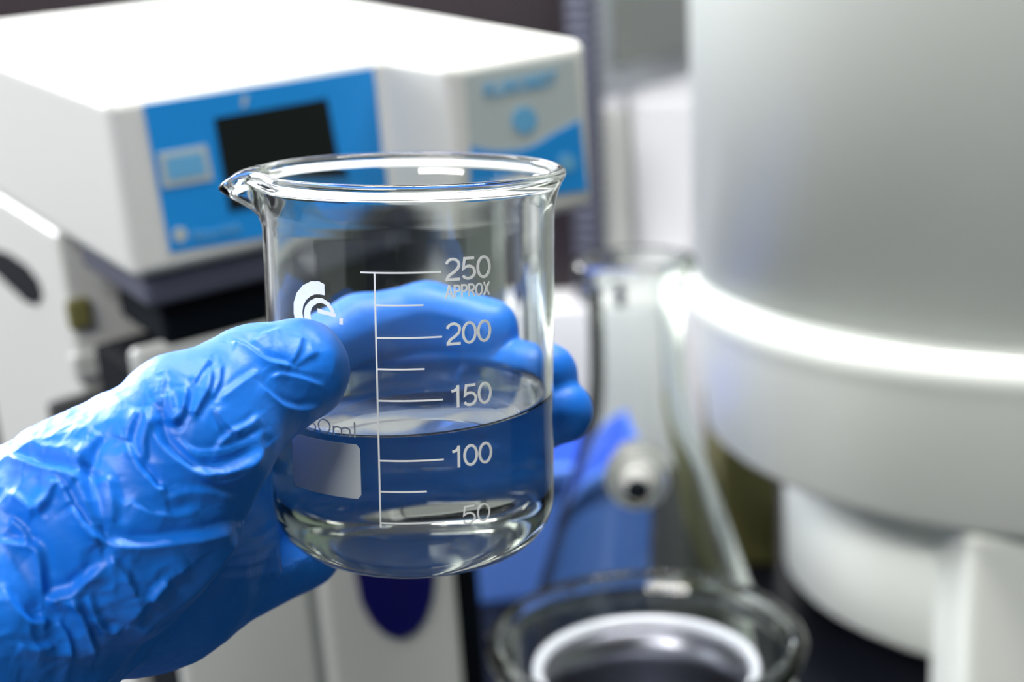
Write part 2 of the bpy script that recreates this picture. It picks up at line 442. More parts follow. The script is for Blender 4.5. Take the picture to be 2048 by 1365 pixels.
# emblem: a thick open crescent around a smaller ring with a bar
def strip(outer, inner):
    n = len(outer); return [[s_of(*outer[i]), s_of(*outer[i + 1]), s_of(*inner[i + 1]), s_of(*inner[i])] for i in range(n - 1)]
emb = strip([(592, 648), (588, 626), (588, 605), (594, 586), (606, 571), (622, 563), (638, 563), (649, 569)],
            [(609, 648), (605, 626), (607, 611), (613, 600), (621, 593), (630, 589), (640, 589), (650, 591)])
emb += strip([(611, 650), (608, 626), (611, 613), (620, 602), (632, 596), (645, 597), (658, 605), (667, 618), (672, 634)],
             [(624, 650), (621, 626), (624, 616), (629, 611), (635, 607), (643, 606), (652, 610), (659, 618), (663, 628)])
emb += [[s_of(635, 617), s_of(672, 628), s_of(672, 635), s_of(636, 626)]]
emb += [[s_of(679, 636), s_of(686, 637), s_of(686, 650), s_of(679, 649)]]
emboss('emblem', emb, m_enamel, beaker, 'white printed round emblem')

# ------------------------------------------------------------------ gloved hand (implicit surface -> mesh)
def P(px, py, d): return np.array([(px - CX) / F * d, (py - CY) / F * d, d])   # camera mm
def Bp(deg, t, r): return BC(math.radians(deg), t, r)
def hashv(ix, iy, iz):
    h = (ix * 374761393 + iy * 668265263 + iz * 2147483647 % 1013904223) & 0xffffffff
    h = ((h ^ (h >> 13)) * 1274126177) & 0xffffffff
    return ((h ^ (h >> 16)) & 0xffffff) / float(0xffffff)
def vnoise(p):
    i = np.floor(p).astype(np.int64); f = p - i; u = f * f * f * (f * (f * 6 - 15) + 10)
    o = np.zeros(len(p))
    for dx in (0, 1):
        for dy in (0, 1):
            for dz in (0, 1):
                wgt = (u[:, 0] if dx else 1 - u[:, 0]) * (u[:, 1] if dy else 1 - u[:, 1]) * (u[:, 2] if dz else 1 - u[:, 2])
                o += wgt * hashv(i[:, 0] + dx + 1000, i[:, 1] + dy + 1000, i[:, 2] + dz + 1000)
    return o * 2 - 1
def cone_sdf(X, a, b, ra, rb_):
    ab = b - a; L2 = ab @ ab
    t = np.clip(((X - a) @ ab) / L2, 0, 1)
    d = X - a - t[:, None] * ab
    return np.sqrt((d * d).sum(1)) - (ra + (rb_ - ra) * t)
def smin(a, b, k):
    h = np.clip(.5 + .5 * (b - a) / k, 0, 1)
    return b * (1 - h) + a * h - k * h * (1 - h)
def chain(X, nodes, k=3.0):
    o = None
    for (a, ra), (b, rb_) in zip(nodes[:-1], nodes[1:]):
        d = cone_sdf(X, a, b, ra, rb_)
        o = d if o is None else smin(o, d, k)
    return o
WR = P(30, 1175, 322); WR0 = P(-330, 1400, 292)
fing = {
 'index':  [(Bp(156, 62, 50), 13), (Bp(140, 57, 47.5), 11.5), (Bp(112, 49.5, 46), 10.4), (Bp(88, 46.0, 45), 9.9), (Bp(63, 48.5, 44.2), 9.0)],
 'middle': [(Bp(156, 75, 50), 13), (Bp(138, 72, 48), 11.5), (Bp(103, 63.5, 46.5), 10.4), (Bp(70, 59.5, 45), 9.8), (Bp(42, 58.8, 44.6), 9.2)],
 'ring':   [(Bp(156, 88, 50), 12.5), (Bp(140, 87, 48), 11), (Bp(105, 76, 47), 9.8), (Bp(70, 73, 46), 9.3), (Bp(48, 71.5, 46), 9.3), (Bp(34, 67.5, 45.4), 8.5)],
 'pinky':  [(Bp(158, 98, 48), 12), (Bp(142, 94, 46.5), 10), (Bp(112, 85, 45.2), 8.6), (Bp(86, 82, 44.2), 8.2), (Bp(64, 80, 43.8), 7.6)],
}
thumb = [(P(205, 1050, 320), 23), (P(292, 990, 320), 19.5), (P(385, 872, 320), 16.5), (P(505, 778, 332), 12.6), (P(594, 741, 338.5), 11.5)]
def hand_sdf(X):
    f = None
    for k_ in fing:
        d = chain(X, fing[k_], 2.5)
        f = d if f is None else smin(f, d, 1.6)
    mid = P(285, 1110, 366)
    pal = cone_sdf(X, WR0, WR, 27, 26.5)
    for k_, r1 in (('index', 12.5), ('middle', 14), ('ring', 14), ('pinky', 12)):
        pal = smin(pal, cone_sdf(X, mid, fing[k_][0][0], 24, r1), 6)
    pal = smin(pal, cone_sdf(X, WR, mid, 26.5, 24), 8)
    # palm skin against the left side of the glass
    pal = smin(pal, cone_sdf(X, Bp(178, 66, 49), Bp(176, 86, 49), 11, 12), 6)
    pal = smin(pal, cone_sdf(X, P(330, 1140, 366), P(590, 1085, 398), 20, 13), 6)
    pal = smin(pal, cone_sdf(X, P(345, 1030, 366), Bp(176, 82, 49), 20, 12), 6)
    web = cone_sdf(X, P(400, 880, 352), fing['index'][0][0], 13, 10)
    pal = smin(pal, web, 6)
    o = smin(pal, f, 5)
    th = chain(X, thumb, 5)
    th = smin(th, cone_sdf(X, WR, thumb[0][0], 24, 23), 8)
    o = smin(o, th, 3)
    # clearance to the beaker wall
    q = X - BT; ta = -(q @ BA); rad = np.sqrt((q @ BU) ** 2 + (q @ BV) ** 2)
    hb = np.minimum(rad - (RO + .12), 1e9)
    inside = np.maximum(rad - (RO + .12), np.maximum(ta - (BH + .12), -ta))
    return np.maximum(o, -inside)
def build_hand():
    h = .8
    lo = np.array([-150, -30, 262.]); hi = np.array([38, 96, 452.])
    nx, ny, nz = [int((b - a) / h) + 1 for a, b in zip(lo, hi)]
    D = np.empty((nx, ny, nz), np.float32)
    ys = lo[1] + h * np.arange(ny); zs = lo[2] + h * np.arange(nz)
    YY, ZZ = np.meshgrid(ys, zs, indexing='ij'); YZ = np.stack([np.zeros(YY.size), YY.ravel(), ZZ.ravel()], 1)
    # coarse pass to skip empty slabs is unnecessary: slab by slab
    for i in range(nx):
        X = YZ.copy(); X[:, 0] = lo[0] + h * i
        D[i] = hand_sdf(X).reshape(ny, nz)
    # keep left end open/closed: cap by the grid border
    D[0] = np.abs(D[0]) + .5; D[:, -1] = np.maximum(D[:, -1], .5); D[:, :, 0] = np.maximum(D[:, :, 0], .5)
    # surface nets
    ins = D < 0
    c = [ins[a:nx - 1 + a, b:ny - 1 + b, e:nz - 1 + e] for a in (0, 1) for b in (0, 1) for e in (0, 1)]
    s = sum(x.astype(np.int8) for x in c); act = (s > 0) & (s < 8)
    idx = -np.ones(act.shape, np.int64); cells = np.argwhere(act); idx[act] = np.arange(len(cells))
    pos = np.zeros((len(cells), 3)); cnt = np.zeros(len(cells))
    I = cells.T
    corners = [(a, b, e) for a in (0, 1) for b in (0, 1) for e in (0, 1)]
    for ca in corners:
        for ax in range(3):
            if ca[ax] == 0:
                cb = list(ca); cb[ax] = 1
                da = D[I[0] + ca[0], I[1] + ca[1], I[2] + ca[2]]; db = D[I[0] + cb[0], I[1] + cb[1], I[2] + cb[2]]
                mk = (da < 0) != (db < 0); t = np.where(mk, da / np.where(mk, da - db, 1), 0)
                p = np.tile(np.array(ca, float), (len(cells), 1)); p[:, ax] = t
                pos[mk] += p[mk]; cnt[mk] += 1
    V = lo + h * (cells + pos / cnt[:, None])
    Fc = []
    for ax in range(3):
        b_, c_ = [(1, 2), (2, 0), (0, 1)][ax]
        A_ = [slice(None)] * 3; B_ = [slice(None)] * 3
        A_[ax] = slice(0, -1); B_[ax] = slice(1, None)
        ch = ins[tuple(A_)] != ins[tuple(B_)]
        e = np.argwhere(ch); flip = ins[tuple(A_)][ch]
        ok = (e[:, b_] > 0) & (e[:, c_] > 0) & (e[:, b_] < D.shape[b_] - 1) & (e[:, c_] < D.shape[c_] - 1)
        e = e[ok]; flip = flip[ok]
        q = []
        for ob, oc in ((-1, -1), (0, -1), (0, 0), (-1, 0)):
            k_ = e.copy(); k_[:, b_] += ob; k_[:, c_] += oc; q.append(idx[k_[:, 0], k_[:, 1], k_[:, 2]])
        q = np.stack(q, 1); q[~flip] = q[~flip][:, ::-1]
        Fc.append(q)
    Fc = np.concatenate(Fc); Fc = Fc[(Fc >= 0).all(1)]
    return V, Fc
FOLDS = [  # polyline (px), amplitude mm, width mm
 ([(462, 690), (478, 693), (497, 703), (519, 722), (545, 731), (585, 735)], .95, 1.2),
 ([(602, 672), (594, 700), (580, 728)], .45, 1.2), ([(640, 700), (610, 715), (585, 735)], .3, 1.2),
 ([(513, 770), (540, 795), (566, 813), (600, 822), (640, 815)], .5, 1.0),
 ([(440, 800), (480, 770), (520, 745)], .5, 1.2),
 ([(301, 810), (308, 850), (318, 890), (354, 925), (389, 946), (440, 943), (490, 925), (525, 895)], 1.5, 1.5),
 ([(373, 775), (371, 800), (365, 825), (352, 845), (343, 838)], 1.1, 1.1),
 ([(340, 790), (345, 815), (352, 845)], .9, 1.0),
 ([(420, 740), (415, 780), (395, 815), (385, 835)], .9, 1.1), ([(440, 730), (437, 765), (420, 800)], .6, .9),
 ([(285, 820), (262, 860), (253, 890)], .9, 1.4),
 ([(253, 890), (265, 920), (277, 943), (312, 984), (330, 978)], 1.3, 1.4),
 ([(318, 830), (290, 880), (285, 930)], .8, 1.2),
 ([(177, 890), (163, 925), (159, 943), (171, 996), (185, 1040), (197, 1082)], 1.7, 1.8),
 ([(145, 1015), (160, 1040), (178, 1065), (203, 1086)], 1.6, 1.4),
 ([(205, 870), (180, 905), (178, 940)], .8, 1.3),
 ([(206, 1087), (250, 1092), (295, 1092), (383, 1079), (430, 1068), (466, 1053)], 1.3, 1.6),
 ([(20, 918), (60, 935), (106, 949), (150, 961), (160, 975)], 1.6, 1.7),
 ([(118, 967), (108, 985), (92, 1010), (77, 1026)], 1.1, 1.1), ([(118, 967), (135, 990), (147, 1015)], 1.0, 1.1),
 ([(88, 1209), (118, 1192), (147, 1185), (175, 1160), (212, 1126)], 1.3, 1.5),
 ([(147, 1185), (158, 1210), (171, 1256), (183, 1320)], 1.2, 1.4), ([(175, 1180), (190, 1230), (215, 1262), (240, 1250)], .9, 1.3),
 ([(295, 1197), (310, 1175), (332, 1155)], .8, 1.1), ([(380, 1120), (330, 1150), (280, 1200), (250, 1240)], 1.0, 2.2),
 ([(0, 1090), (40, 1092), (77, 1097), (82, 1140), (83, 1197)], 1.1, 1.5),
 ([(30, 990), (55, 1010), (77, 1026)], .8, 1.2), ([(0, 1180), (30, 1230), (60, 1250), (100, 1240)], 1.0, 1.6),
 ([(472, 1053), (440, 1110), (380, 1180), (300, 1240), (240, 1290)], 1.2, 2.4),
 ([(260, 1010), (300, 1030), (350, 1035), (400, 1020)], .7, 1.6),
 ([(60, 890), (110, 905), (150, 905)], .6, 1.4),
 ([(560, 650), (590, 662), (618, 690), (628, 720)], .2, 1.3), ([(650, 690), (668, 720), (660, 760)], .2, 1.6), ([(500, 690), (530, 672), (565, 660)], .4, .9),
 ([(540, 760), (560, 750), (600, 757), (650, 775)], .35, .9), ([(430, 905), (455, 870), (500, 850), (520, 830)], .5, 1.0),
 ([(330, 1000), (370, 985), (420, 985), (470, 1000)], .6, 1.5), ([(215, 1110), (245, 1140), (270, 1190)], .8, 1.2),
 ([(20, 1040), (45, 1060), (60, 1100)], .7, 1.1), ([(110, 1240), (130, 1270), (135, 1320)], .8, 1.2), ([(30, 1290), (60, 1300), (110, 1290)], .7, 1.3),
 ([(420, 720), (400, 745), (385, 770)], .55, .8), ([(330, 755), (322, 790), (325, 815)], .6, .9), ([(480, 870), (450, 850), (430, 815)], .5, .9), ([(215, 950), (225, 1000), (222, 1050)], .7, 1.8),
]
for i in range(7):
    o = i * 11
    FOLDS.append(([(352 + i * 7, 880 + o), (400 + i * 5, 905 + o * .9), (450 + i * 3, 900 + o * .8), (490, 885 + o * .75), (528 - i * 2, 862 + o * .7)], .55, .75))
for i in range(4):
    FOLDS.append(([(520 + i * 14, 1170 - i * 8), (545 + i * 14, 1120 - i * 8), (560 + i * 12, 1070 - i * 8)], .45, 1.0))
    FOLDS.append(([(455 - i * 9, 1095 + i * 22), (520 - i * 6, 1075 + i * 26), (560, 1045 + i * 30)], .35, 1.5))
def displace(V, N):
    px = CX + F * V[:, 0] / V[:, 2]; py = CY + F * V[:, 1] / V[:, 2]
    face = -(N * (V / np.linalg.norm(V, axis=1)[:, None])).sum(1)
    front = np.clip(face * 3 + .2, 0, 1) * np.clip((375 - V[:, 2]) / 15, 0, 1) ** .5 if False else np.clip(face * 3 + .2, 0, 1)
    near_ = np.clip((420 - V[:, 2]) / 20, 0, 1)
    q = V - BT; rad = np.sqrt((q @ BU) ** 2 + (q @ BV) ** 2); ta = -(q @ BA)
    free = np.clip((rad - RO - .3) / 2.5, 0, 1); free = np.maximum(free, np.clip((ta - BH) / 2, 0, 1))
    h = np.zeros(len(V)); sc_ = 9.2
    for pts, A, wd in FOLDS:
        wd = wd * .85
        pts = np.array(pts, float)
        # smooth the polyline
        dd = np.linspace(0, len(pts) - 1, 8 * len(pts)); P0 = np.stack([np.interp(dd, range(len(pts)), pts[:, k_]) for k_ in (0, 1)], 1)
        ker = np.ones(7) / 7
        P1 = np.stack([np.convolve(np.pad(P0[:, k_], 3, mode='edge'), ker, 'valid') for k_ in (0, 1)], 1)
        m = (px > P1[:, 0].min() - 70) & (px < P1[:, 0].max() + 70) & (py > P1[:, 1].min() - 70) & (py < P1[:, 1].max() + 70) & (front > 0)
        if not m.any(): continue
        x = np.stack([px[m], py[m]], 1)
        best = np.full(len(x), 1e9); sg = np.zeros(len(x)); tt = np.zeros(len(x)); n = len(P1) - 1
        for i in range(n):
            a, b = P1[i], P1[i + 1]; ab = b - a; L = ab @ ab + 1e-9
            t = np.clip(((x - a) @ ab) / L, 0, 1); d = x - a - t[:, None] * ab
            dist = np.sqrt((d * d).sum(1)); c = dist < best
            best[c] = dist[c]; sg[c] = np.sign(ab[0] * d[c, 1] - ab[1] * d[c, 0]); tt[c] = (i + t[c]) / n
        d = best * sg / sc_ / wd
        taper = np.clip(np.minimum(tt, 1 - tt) * 5 + .25, 0, 1)
        prof = np.where(d > 0, np.exp(-np.abs(d) / 1.9), np.exp(-(d / .7) ** 2)) - .25 * np.exp(-((d + 1.6) / .8) ** 2)
        h[m] += 1.25 * A * prof * taper * front[m]
    # crumple
    warp = np.stack([vnoise(V / 14 + 7), vnoise(V / 14 + 31), vnoise(V / 14 + 57)], 1) * 5
    loose = np.clip((480 - px) / 300, .22, 1)
    deep = np.clip((V[:, 2] - 370) / 20, 0, 1)
    r1 = 1 - np.abs(vnoise((V + warp) / 13.0)) * 2
    r2 = 1 - np.abs(vnoise((V + warp) / 6.5 + 20)) * 2
    r3 = 1 - np.abs(vnoise((V + warp * .5) / 3.2 + 50)) * 2
    cr = .8 * r1 + .3 * r2 + .14 * r3
    h += cr * loose * (1 - .75 * deep) * .9
    h += .25 * vnoise(V / 9) * (1 - deep)
    return h * free * near_ + .15 * vnoise(V / 6) * free
hand = thing('person', 'person reaching in from the left, hand in a creased blue nitrile glove gripping the beaker', 'person', W1(P(-330, 1400, 292) / 1000))
V, Fc = build_hand()
me = bpy.data.meshes.new('nitrile_glove')
me.from_pydata(V.tolist(), [], Fc.tolist()); me.update()
tmp = bpy.data.objects.new('tmp', me); C.objects.link(tmp)
sm = tmp.modifiers.new('s', 'SMOOTH'); sm.iterations = 3; sm.factor = .5
sd = tmp.modifiers.new('d', 'SUBSURF'); sd.levels = 1
dg = bpy.context.evaluated_depsgraph_get(); dg.update()
me2 = bpy.data.meshes.new_from_object(tmp.evaluated_get(dg))
bpy.data.objects.remove(tmp); bpy.data.meshes.remove(me)
nv = len(me2.vertices); co = np.empty(nv * 3); me2.vertices.foreach_get('co', co); co = co.reshape(-1, 3)
no = np.empty(nv * 3, np.float32)
me2.update(); me2.vertices.foreach_get('normal', no); no = no.reshape(-1, 3).astype(float)
# make sure normals point out
if hand_sdf(co[:2000] + no[:2000] * 2).mean() < hand_sdf(co[:2000] - no[:2000] * 2).mean():
    no = -no; me2.flip_normals()
co2 = co + no * displace(co, no)[:, None]
q = co2 - BT; rad = np.sqrt((q @ BU) ** 2 + (q @ BV) ** 2); ta = -(q @ BA)     # never inside the glass
pen = (rad < RO + .12) & (ta < BH) & (ta > 5)
k_ = np.where(pen, (RO + .12 - rad), 0)
radial = ((q @ BU)[:, None] * BU + (q @ BV)[:, None] * BV) / rad[:, None]
co2 = co2 + radial * k_[:, None]
me2.vertices.foreach_set('co', W(co2 / 1000).ravel()); me2.update(); me2.name = 'nitrile_glove'
me2.materials.clear()
glove = finish('nitrile_glove', me2, m_glove, hand)
# the forearm beyond the cuff, outside the frame
def tube_pts(nodes, n=24):
    V = []; Fc = []
    for i, (c, r) in enumerate(nodes):
        a = nodes[max(0, i - 1)][0]; b = nodes[min(len(nodes) - 1, i + 1)][0]
        d = (b - a) / np.linalg.norm(b - a); u = np.cross(d, [0, 0, 1.]); u /= np.linalg.norm(u); v = np.cross(d, u)
        for j in range(n):
            an = 2 * math.pi * j / n; V.append(c + r * (math.cos(an) * u + math.sin(an) * v))
    m_ = len(nodes)
    for i in range(m_ - 1):
        for j in range(n): Fc.append((i * n + j, i * n + (j + 1) % n, (i + 1) * n + (j + 1) % n, (i + 1) * n + j))
    Fc.append(tuple(range(n))[::-1]); Fc.append(tuple((m_ - 1) * n + j for j in range(n)))
    return V, Fc
nodes = [(W1(P(-300, 1380, 294) / 1000), .021), (W1(P(-500, 1500, 280) / 1000), .024), (W1(P(-900, 1800, 262) / 1000), .031), (W1(P(-1500, 2300, 240) / 1000), .038)]
Vv, Ff = tube_pts(nodes); mesh_obj('forearm', Vv, Ff, m_skin, hand)

#@@BACKGROUND
# ------------------------------------------------------------------ white instrument
DA = np.array([-163.573, -96.757, 620.0])
DX = np.array([0.82931782, -0.24309949, 0.50312482]); DY = np.array([-0.55507945, -0.2549978, 0.79174676]); DZ = np.array([-0.06417751, -0.93588395, -0.34641375])
def dev(a, b, c): return W1((DA + a * DX + b * DY + c * DZ) / 1000)
def dpx(px, py, b=0.0):                          # pixel -> (a, c) on the front plane at depth b
    d = np.array([(px - CX) / F, (py - CY) / F, 1.0]); o = -DA - b * DY
    s = -(o @ DY) / (d @ DY); q = o + s * d; return q @ DX, q @ DZ
def dpa(px, py, a=0.0):                          # pixel -> (b, c) on a side plane
    d = np.array([(px - CX) / F, (py - CY) / F, 1.0]); o = -DA - a * DX
    s = -(o @ DX) / (d @ DX); q = o + s * d; return q @ DY, q @ DZ
HD = 77.2
inst = thing('laboratory_instrument', 'white boxy laboratory instrument with blue control panel and black screen behind the hand', 'instrument', (dev(100, 120, -420)[0], dev(100, 120, -420)[1], BENCH))
bm = bmesh.new()
prism_bm(bm, [(0, 0), (126, 0), (131.2, -48.8), (204.7, -48.8), (204.7, 270), (0, 300)], -HD, 0, lambda a, b, c: dev(a, b, c))
head = bm_obj('housing', bm, m_white, inst, bevel=.0055, seg=4)
def plate(name, pts, b, t, material, parent, label=None, pxs=True):
    p = [dpx(x, y, b) for x, y in pts] if pxs else pts
    bm = bmesh.new(); prism_bm(bm, p, b - t, b + .3, lambda a, c, d: dev(a, d, c))
    o = bm_obj(name, bm, material, parent)
    if label: o['label'] = label
    return o
pan = plate('control_panel', [(285, 210), (745, 136), (792, 432), (340, 505)], 0, .5, m_blue, inst, 'blue control panel')
plate('display_screen', [(427, 236), (652, 196), (688, 385), (458, 422)], 0, .9, m_screen, pan, 'black display screen')
plate('label_sticker', [(314, 306), (411, 289), (425, 359), (325, 376)], 0, .9, m_panelgrey, pan, 'pale sticker')
plate('sticker_field', [(328, 316), (402, 303), (412, 347), (336, 361)], 0, 1.1, m_paleblue, pan)
plate('indicator_mark', [(484, 192), (494, 190), (490, 212), (482, 214)], 0, .8, m_panelgrey, pan)
def disc(px, py, r, n=24): return [(px + r * math.cos(2 * math.pi * i / n), py + r * 1.08 * math.sin(2 * math.pi * i / n)) for i in range(n)]
plate('round_emblem', disc(359, 469, 14), 0, .8, m_panelgrey, pan)
def text_on(txt, a, c, b, size, material, parent, name, bold=0, w=None):
    cu = bpy.data.curves.new(name, 'FONT'); cu.body = txt; cu.size = 1; cu.extrude = .02; cu.offset = bold
    o = bpy.data.objects.new(name, cu); C.objects.link(o)
    dg = bpy.context.evaluated_depsgraph_get(); dg.update()
    me = bpy.data.meshes.new_from_object(o.evaluated_get(dg)); bpy.data.objects.remove(o)
    xs = [v.co.x for v in me.vertices]; k = (w / (max(xs) - min(xs))) if w else size
    for v in me.vertices: v.co = Vector(dev(a + v.co.x * k, b - .7 - v.co.z * 10, c + v.co.y * size))
    me.materials.clear(); return finish(name, me, material, parent, False)
a_, c_ = dpx(386, 482); text_on('filterlab', a_, c_, 0, 6.0, m_paleblue, pan, 'panel_lettering', w=22)
pb = -48.8
pan2 = plate('side_panel', [(930, 149), (1148, 113), (1176, 384), (947, 407)], pb, .5, m_panelgrey, inst, 'grey panel with blue wave')
plate('blue_wave', [(940, 291), (965, 300), (1000, 303), (1040, 300), (1070, 290), (1105, 268), (1158, 240), (1173, 381), (949, 404)][::1], pb, .9, m_blue, pan2)
plate('round_badge', disc(1047, 240, 25), pb, .9, m_paleblue, pan2, 'blue round badge')
a_, c_ = dpx(966, 196, pb); text_on('FLUROBEST', a_, c_, pb, 8.5, m_paleblue, pan2, 'panel_lettering', bold=.02, w=dpx(1112, 172, pb)[0] - a_)
plate('round_button', disc(1131, 325, 17), pb, 1.2, m_paleblue, pan2, 'pale round button')
# body under the head
b0, c0 = dpa(115, 490)
CB = -431.0
bm = bmesh.new()
prism_bm(bm, [(0, b0), (46, b0 + 4), (46, 300), (0, 300)], CB, -HD, lambda a, b, c: dev(a, b, c))
bm_obj('rear_column', bm, m_white, inst, bevel=.003)
pts = [(-40, 488), (20, 508), (55, 533), (78, 562), (86, 592), (76, 611), (52, 603), (20, 573), (-10, 545), (-60, 520)]
pb_ = [dpa(x, y) for x, y in pts]
al = dpx(264, 690, 12)[0]; ar = dpx(925, 1250, 12)[0]
ag = dpx(645, 1300, 12)[0]
bm = bmesh.new(); prism_bm(bm, pb_, -.6, 4, lambda b, c, a: dev(a, b, c)); bm_obj('handle_slot', bm, m_black, inst)
box('gap_shade_block', (al + .5, 22.5, CB), (ar - 1, 69, -124), m_black, inst, xf=lambda p: dev(*p))  # solid black block standing in for shade in the gap behind the cover
box('gap_shade_block', (46, 70, CB), (196, 280, -HD + 1), m_black, inst, xf=lambda p: dev(*p))  # black fill for the shaded cavity beside the rear column
box('gap_shade_band', (14, 12, -114), (134, 70, -HD - 15), m_black, inst, xf=lambda p: dev(*p), bevel=.003)  # black block painting the shade of the open gap below the head
box('slate_shelf', (6, 5, -HD - 15), (140, 90, -HD + .5), m_slate, inst, xf=lambda p: dev(*p), bevel=.003)
box('front_cover', (al, 12, CB), (ag - 2.2, 22, -112), m_lightgrey, inst, xf=lambda p: dev(*p), bevel=.004)
box('front_cover', (ag + 2.2, 12, CB), (ar, 92, -118), m_lightgrey, inst, xf=lambda p: dev(*p), bevel=.006)
box('seam', (ag - 4, 16, CB), (ag + 4, 90, -120), m_grey, inst, xf=lambda p: dev(*p))
a1_ = dpx(868, 520, 12)[0]; a2_ = dpx(1052, 520, 12)[0]
def basef(p):
    q = dev(p[0], p[1], -405); return np.array([q[0], q[1], BENCH]) if p[2] < 0 else q
box('base', (-2, 8, -1), (198, 300, 1), m_black, inst, xf=basef)
box('support_pillar', (a1_, 0, -185), (a2_, 92, -HD + 1), m_lightgrey, inst, xf=lambda p: dev(*p), bevel=.005)
nv_ = [(707, 1040), (868, 1040), (868, 1150), (862, 1200), (848, 1240), (826, 1266), (796, 1278), (766, 1268), (742, 1244), (722, 1205), (711, 1150)]
plate('navy_window', nv_, 11, 1.2, m_navy, inst, 'dark navy rounded window')
for (x0, y0, x1, y1, m_, nm) in ((140, 592, 176, 662, m_olive, 'latch'), (150, 688, 232, 764, m_lightgrey, 'bracket'), (122, 772, 214, 960, m_dim, 'bracket')):
    p0 = dpx(x0, y1, b0); p1 = dpx(x1, y0, b0)
    box(nm, (p0[0], b0 - 3, p0[1]), (p1[0], b0 + 3, p1[1]), m_, inst, xf=lambda p: dev(*p), bevel=.002)

# ------------------------------------------------------------------ dark cabinet and hose behind
def wbox(name, p0, p1, Y0, Y1, material, parent=None, bevel=.002, zmin=None):
    """front face at depth Y0 between the two seen corners"""
    a = atY(p0[0], p0[1], Y0); b = atY(p1[0], p1[1], Y0)
    lo = [min(a[0], b[0]), Y0, min(a[2], b[2]) if zmin is None else zmin]; hi = [max(a[0], b[0]), Y1, max(a[2], b[2])]
    return box(name, lo, hi, material, parent, bevel=bevel), lo, hi
wc_, lo, hi = wbox('storage_box', (1000, 622), (1445, 900), 1.38, 1.75, m_wall, zmin=BENCH, bevel=.004)
tag(wc_, 'wide white storage box at the back of the bench behind the flask', 'box')
zt = hi[2]
xr = atY(1165, 300, 1.45)[0]
cabn = thing('dark_cabinet', 'tall near-black cabinet rising behind the white instrument', 'cabinet', (-.3, 1.55, BENCH))
box('cabinet_body', (-.85, 1.45, zt + .001), (xr, 1.74, 1.43), m_brown, cabn, bevel=.003)
box('cabinet_base', (-.85, 1.45, BENCH), (lo[0] - .004, 1.74, zt), m_brown, cabn)
hc = atY(1180, 300, 1.33)
pr = []
z = zt + .001
k = 0
while z < 1.40:
    pr += [(.0135, z), (.0158, z + .003), (.0158, z + .006), (.0135, z + .009)]; z += .010
pr = [(0, zt + .001)] + pr + [(0, z)]
hose = lathe('corrugated_hose', [(r, z_) for r, z_ in pr], (hc[0], 1.40, 0), m_slate, n=32)
hose.location = (0, 0, 0)
tag(hose, 'ribbed slate-grey hose standing upright at the right edge of the dark cabinet', 'hose')

# pale bottle and wall cabinet
bc = atY(1229, 480, 1.50)
bt_ = atY(1229, 216, 1.50)[2]
rad_ = .5 * (atY(1264, 300, 1.5)[0] - atY(1194, 300, 1.5)[0])
bot = thing('plastic_bottle', 'plain warm-white cylindrical bottle standing on the storage box', 'bottle', (bc[0], 1.50, zt + .001))
lathe('bottle_body', [(0, 0), (rad_ * .92, 0), (rad_, .004), (rad_, bt_ - zt - .012), (rad_ * .9, bt_ - zt - .004), (0, bt_ - zt - .004)], (bc[0], 1.50, zt + .001), m_white, bot, n=48)
lathe('cap', [(0, 0), (rad_ * .8, 0), (rad_ * .8, .008), (0, .008)], (bc[0], 1.50, bt_ - .004), m_wall, bot, n=32)
pL = atY(1205, 200, 1.62); pR = atZ(1395, 150, pL[2])
wcab = thing('wall_cabinet', 'light grey framed cabinet with tinted glass front, top centre right', 'cabinet', ((pL + pR) / 2))
ux = (pR - pL); ux[2] = 0; wl = np.linalg.norm(ux); ux /= wl; uy = np.array([-ux[1], ux[0], 0]); 
if uy[1] < 0: uy = -uy
cx_ = lambda p: pL + ux * p[0] + uy * p[1] + np.array([0, 0, p[2]])
box('cabinet_body', (0, .0, 0), (wl + .1, .04, .6), m_frame, wcab, xf=cx_, bevel=.002)
fh = .032
box('tinted_glass', (wl * .10, -.006, fh), (wl + .09, .002, .59), m_tint, wcab, xf=cx_)
# large white carton behind bottle
wb2, l2, h2 = wbox('carton', (1262, 205), (1440, 480), 1.60, 1.73, m_wall, zmin=zt + .001, bevel=.004)
tag(wb2, 'plain white carton standing on the storage box beside the bottle', 'carton')

# ------------------------------------------------------------------ blue bin, olive card
bb0 = atZ(938, 1212, BENCH); bb1 = atZ(1300, 1170, BENCH)
u = bb1 - bb0; L = np.linalg.norm(u); u /= L; v = np.array([-u[1], u[0], 0.])
hb_ = .105
blue = thing('blue_bin', 'bright blue plastic bin seen between the beaker and the flask', 'bin', (bb0 + bb1) / 2)
def bx(p): k = 1 + .10 * p[2] / hb_; return bb0 + u * (L / 2 + (p[0] - L / 2) * k) + v * (.06 + (p[1] - .06) * k) + np.array([0, 0, p[2]])
tk = .004
for nm, lo_, hi_ in (('bin_wall', (0, 0, 0), (L, tk, hb_)), ('bin_wall', (0, .12 - tk, 0), (L, .12, hb_)), ('bin_wall', (0, 0, 0), (tk, .12, hb_)), ('bin_wall', (L - tk, 0, 0), (L, .12, hb_)), ('bin_floor', (0, 0, 0), (L, .12, tk)), ('bin_rim', (-.004, -.005, hb_ - .01), (L + .004, .001, hb_))):
    box(nm, lo_, hi_, m_box, blue, xf=bx, bevel=.0012)
oc, l3, h3 = wbox('olive_carton', (1442, 858), (1556, 1060), 1.13, 1.25, m_olive, zmin=BENCH)
tag(oc, 'olive-coloured carton peeking out between the flask and the white vessel', 'carton')

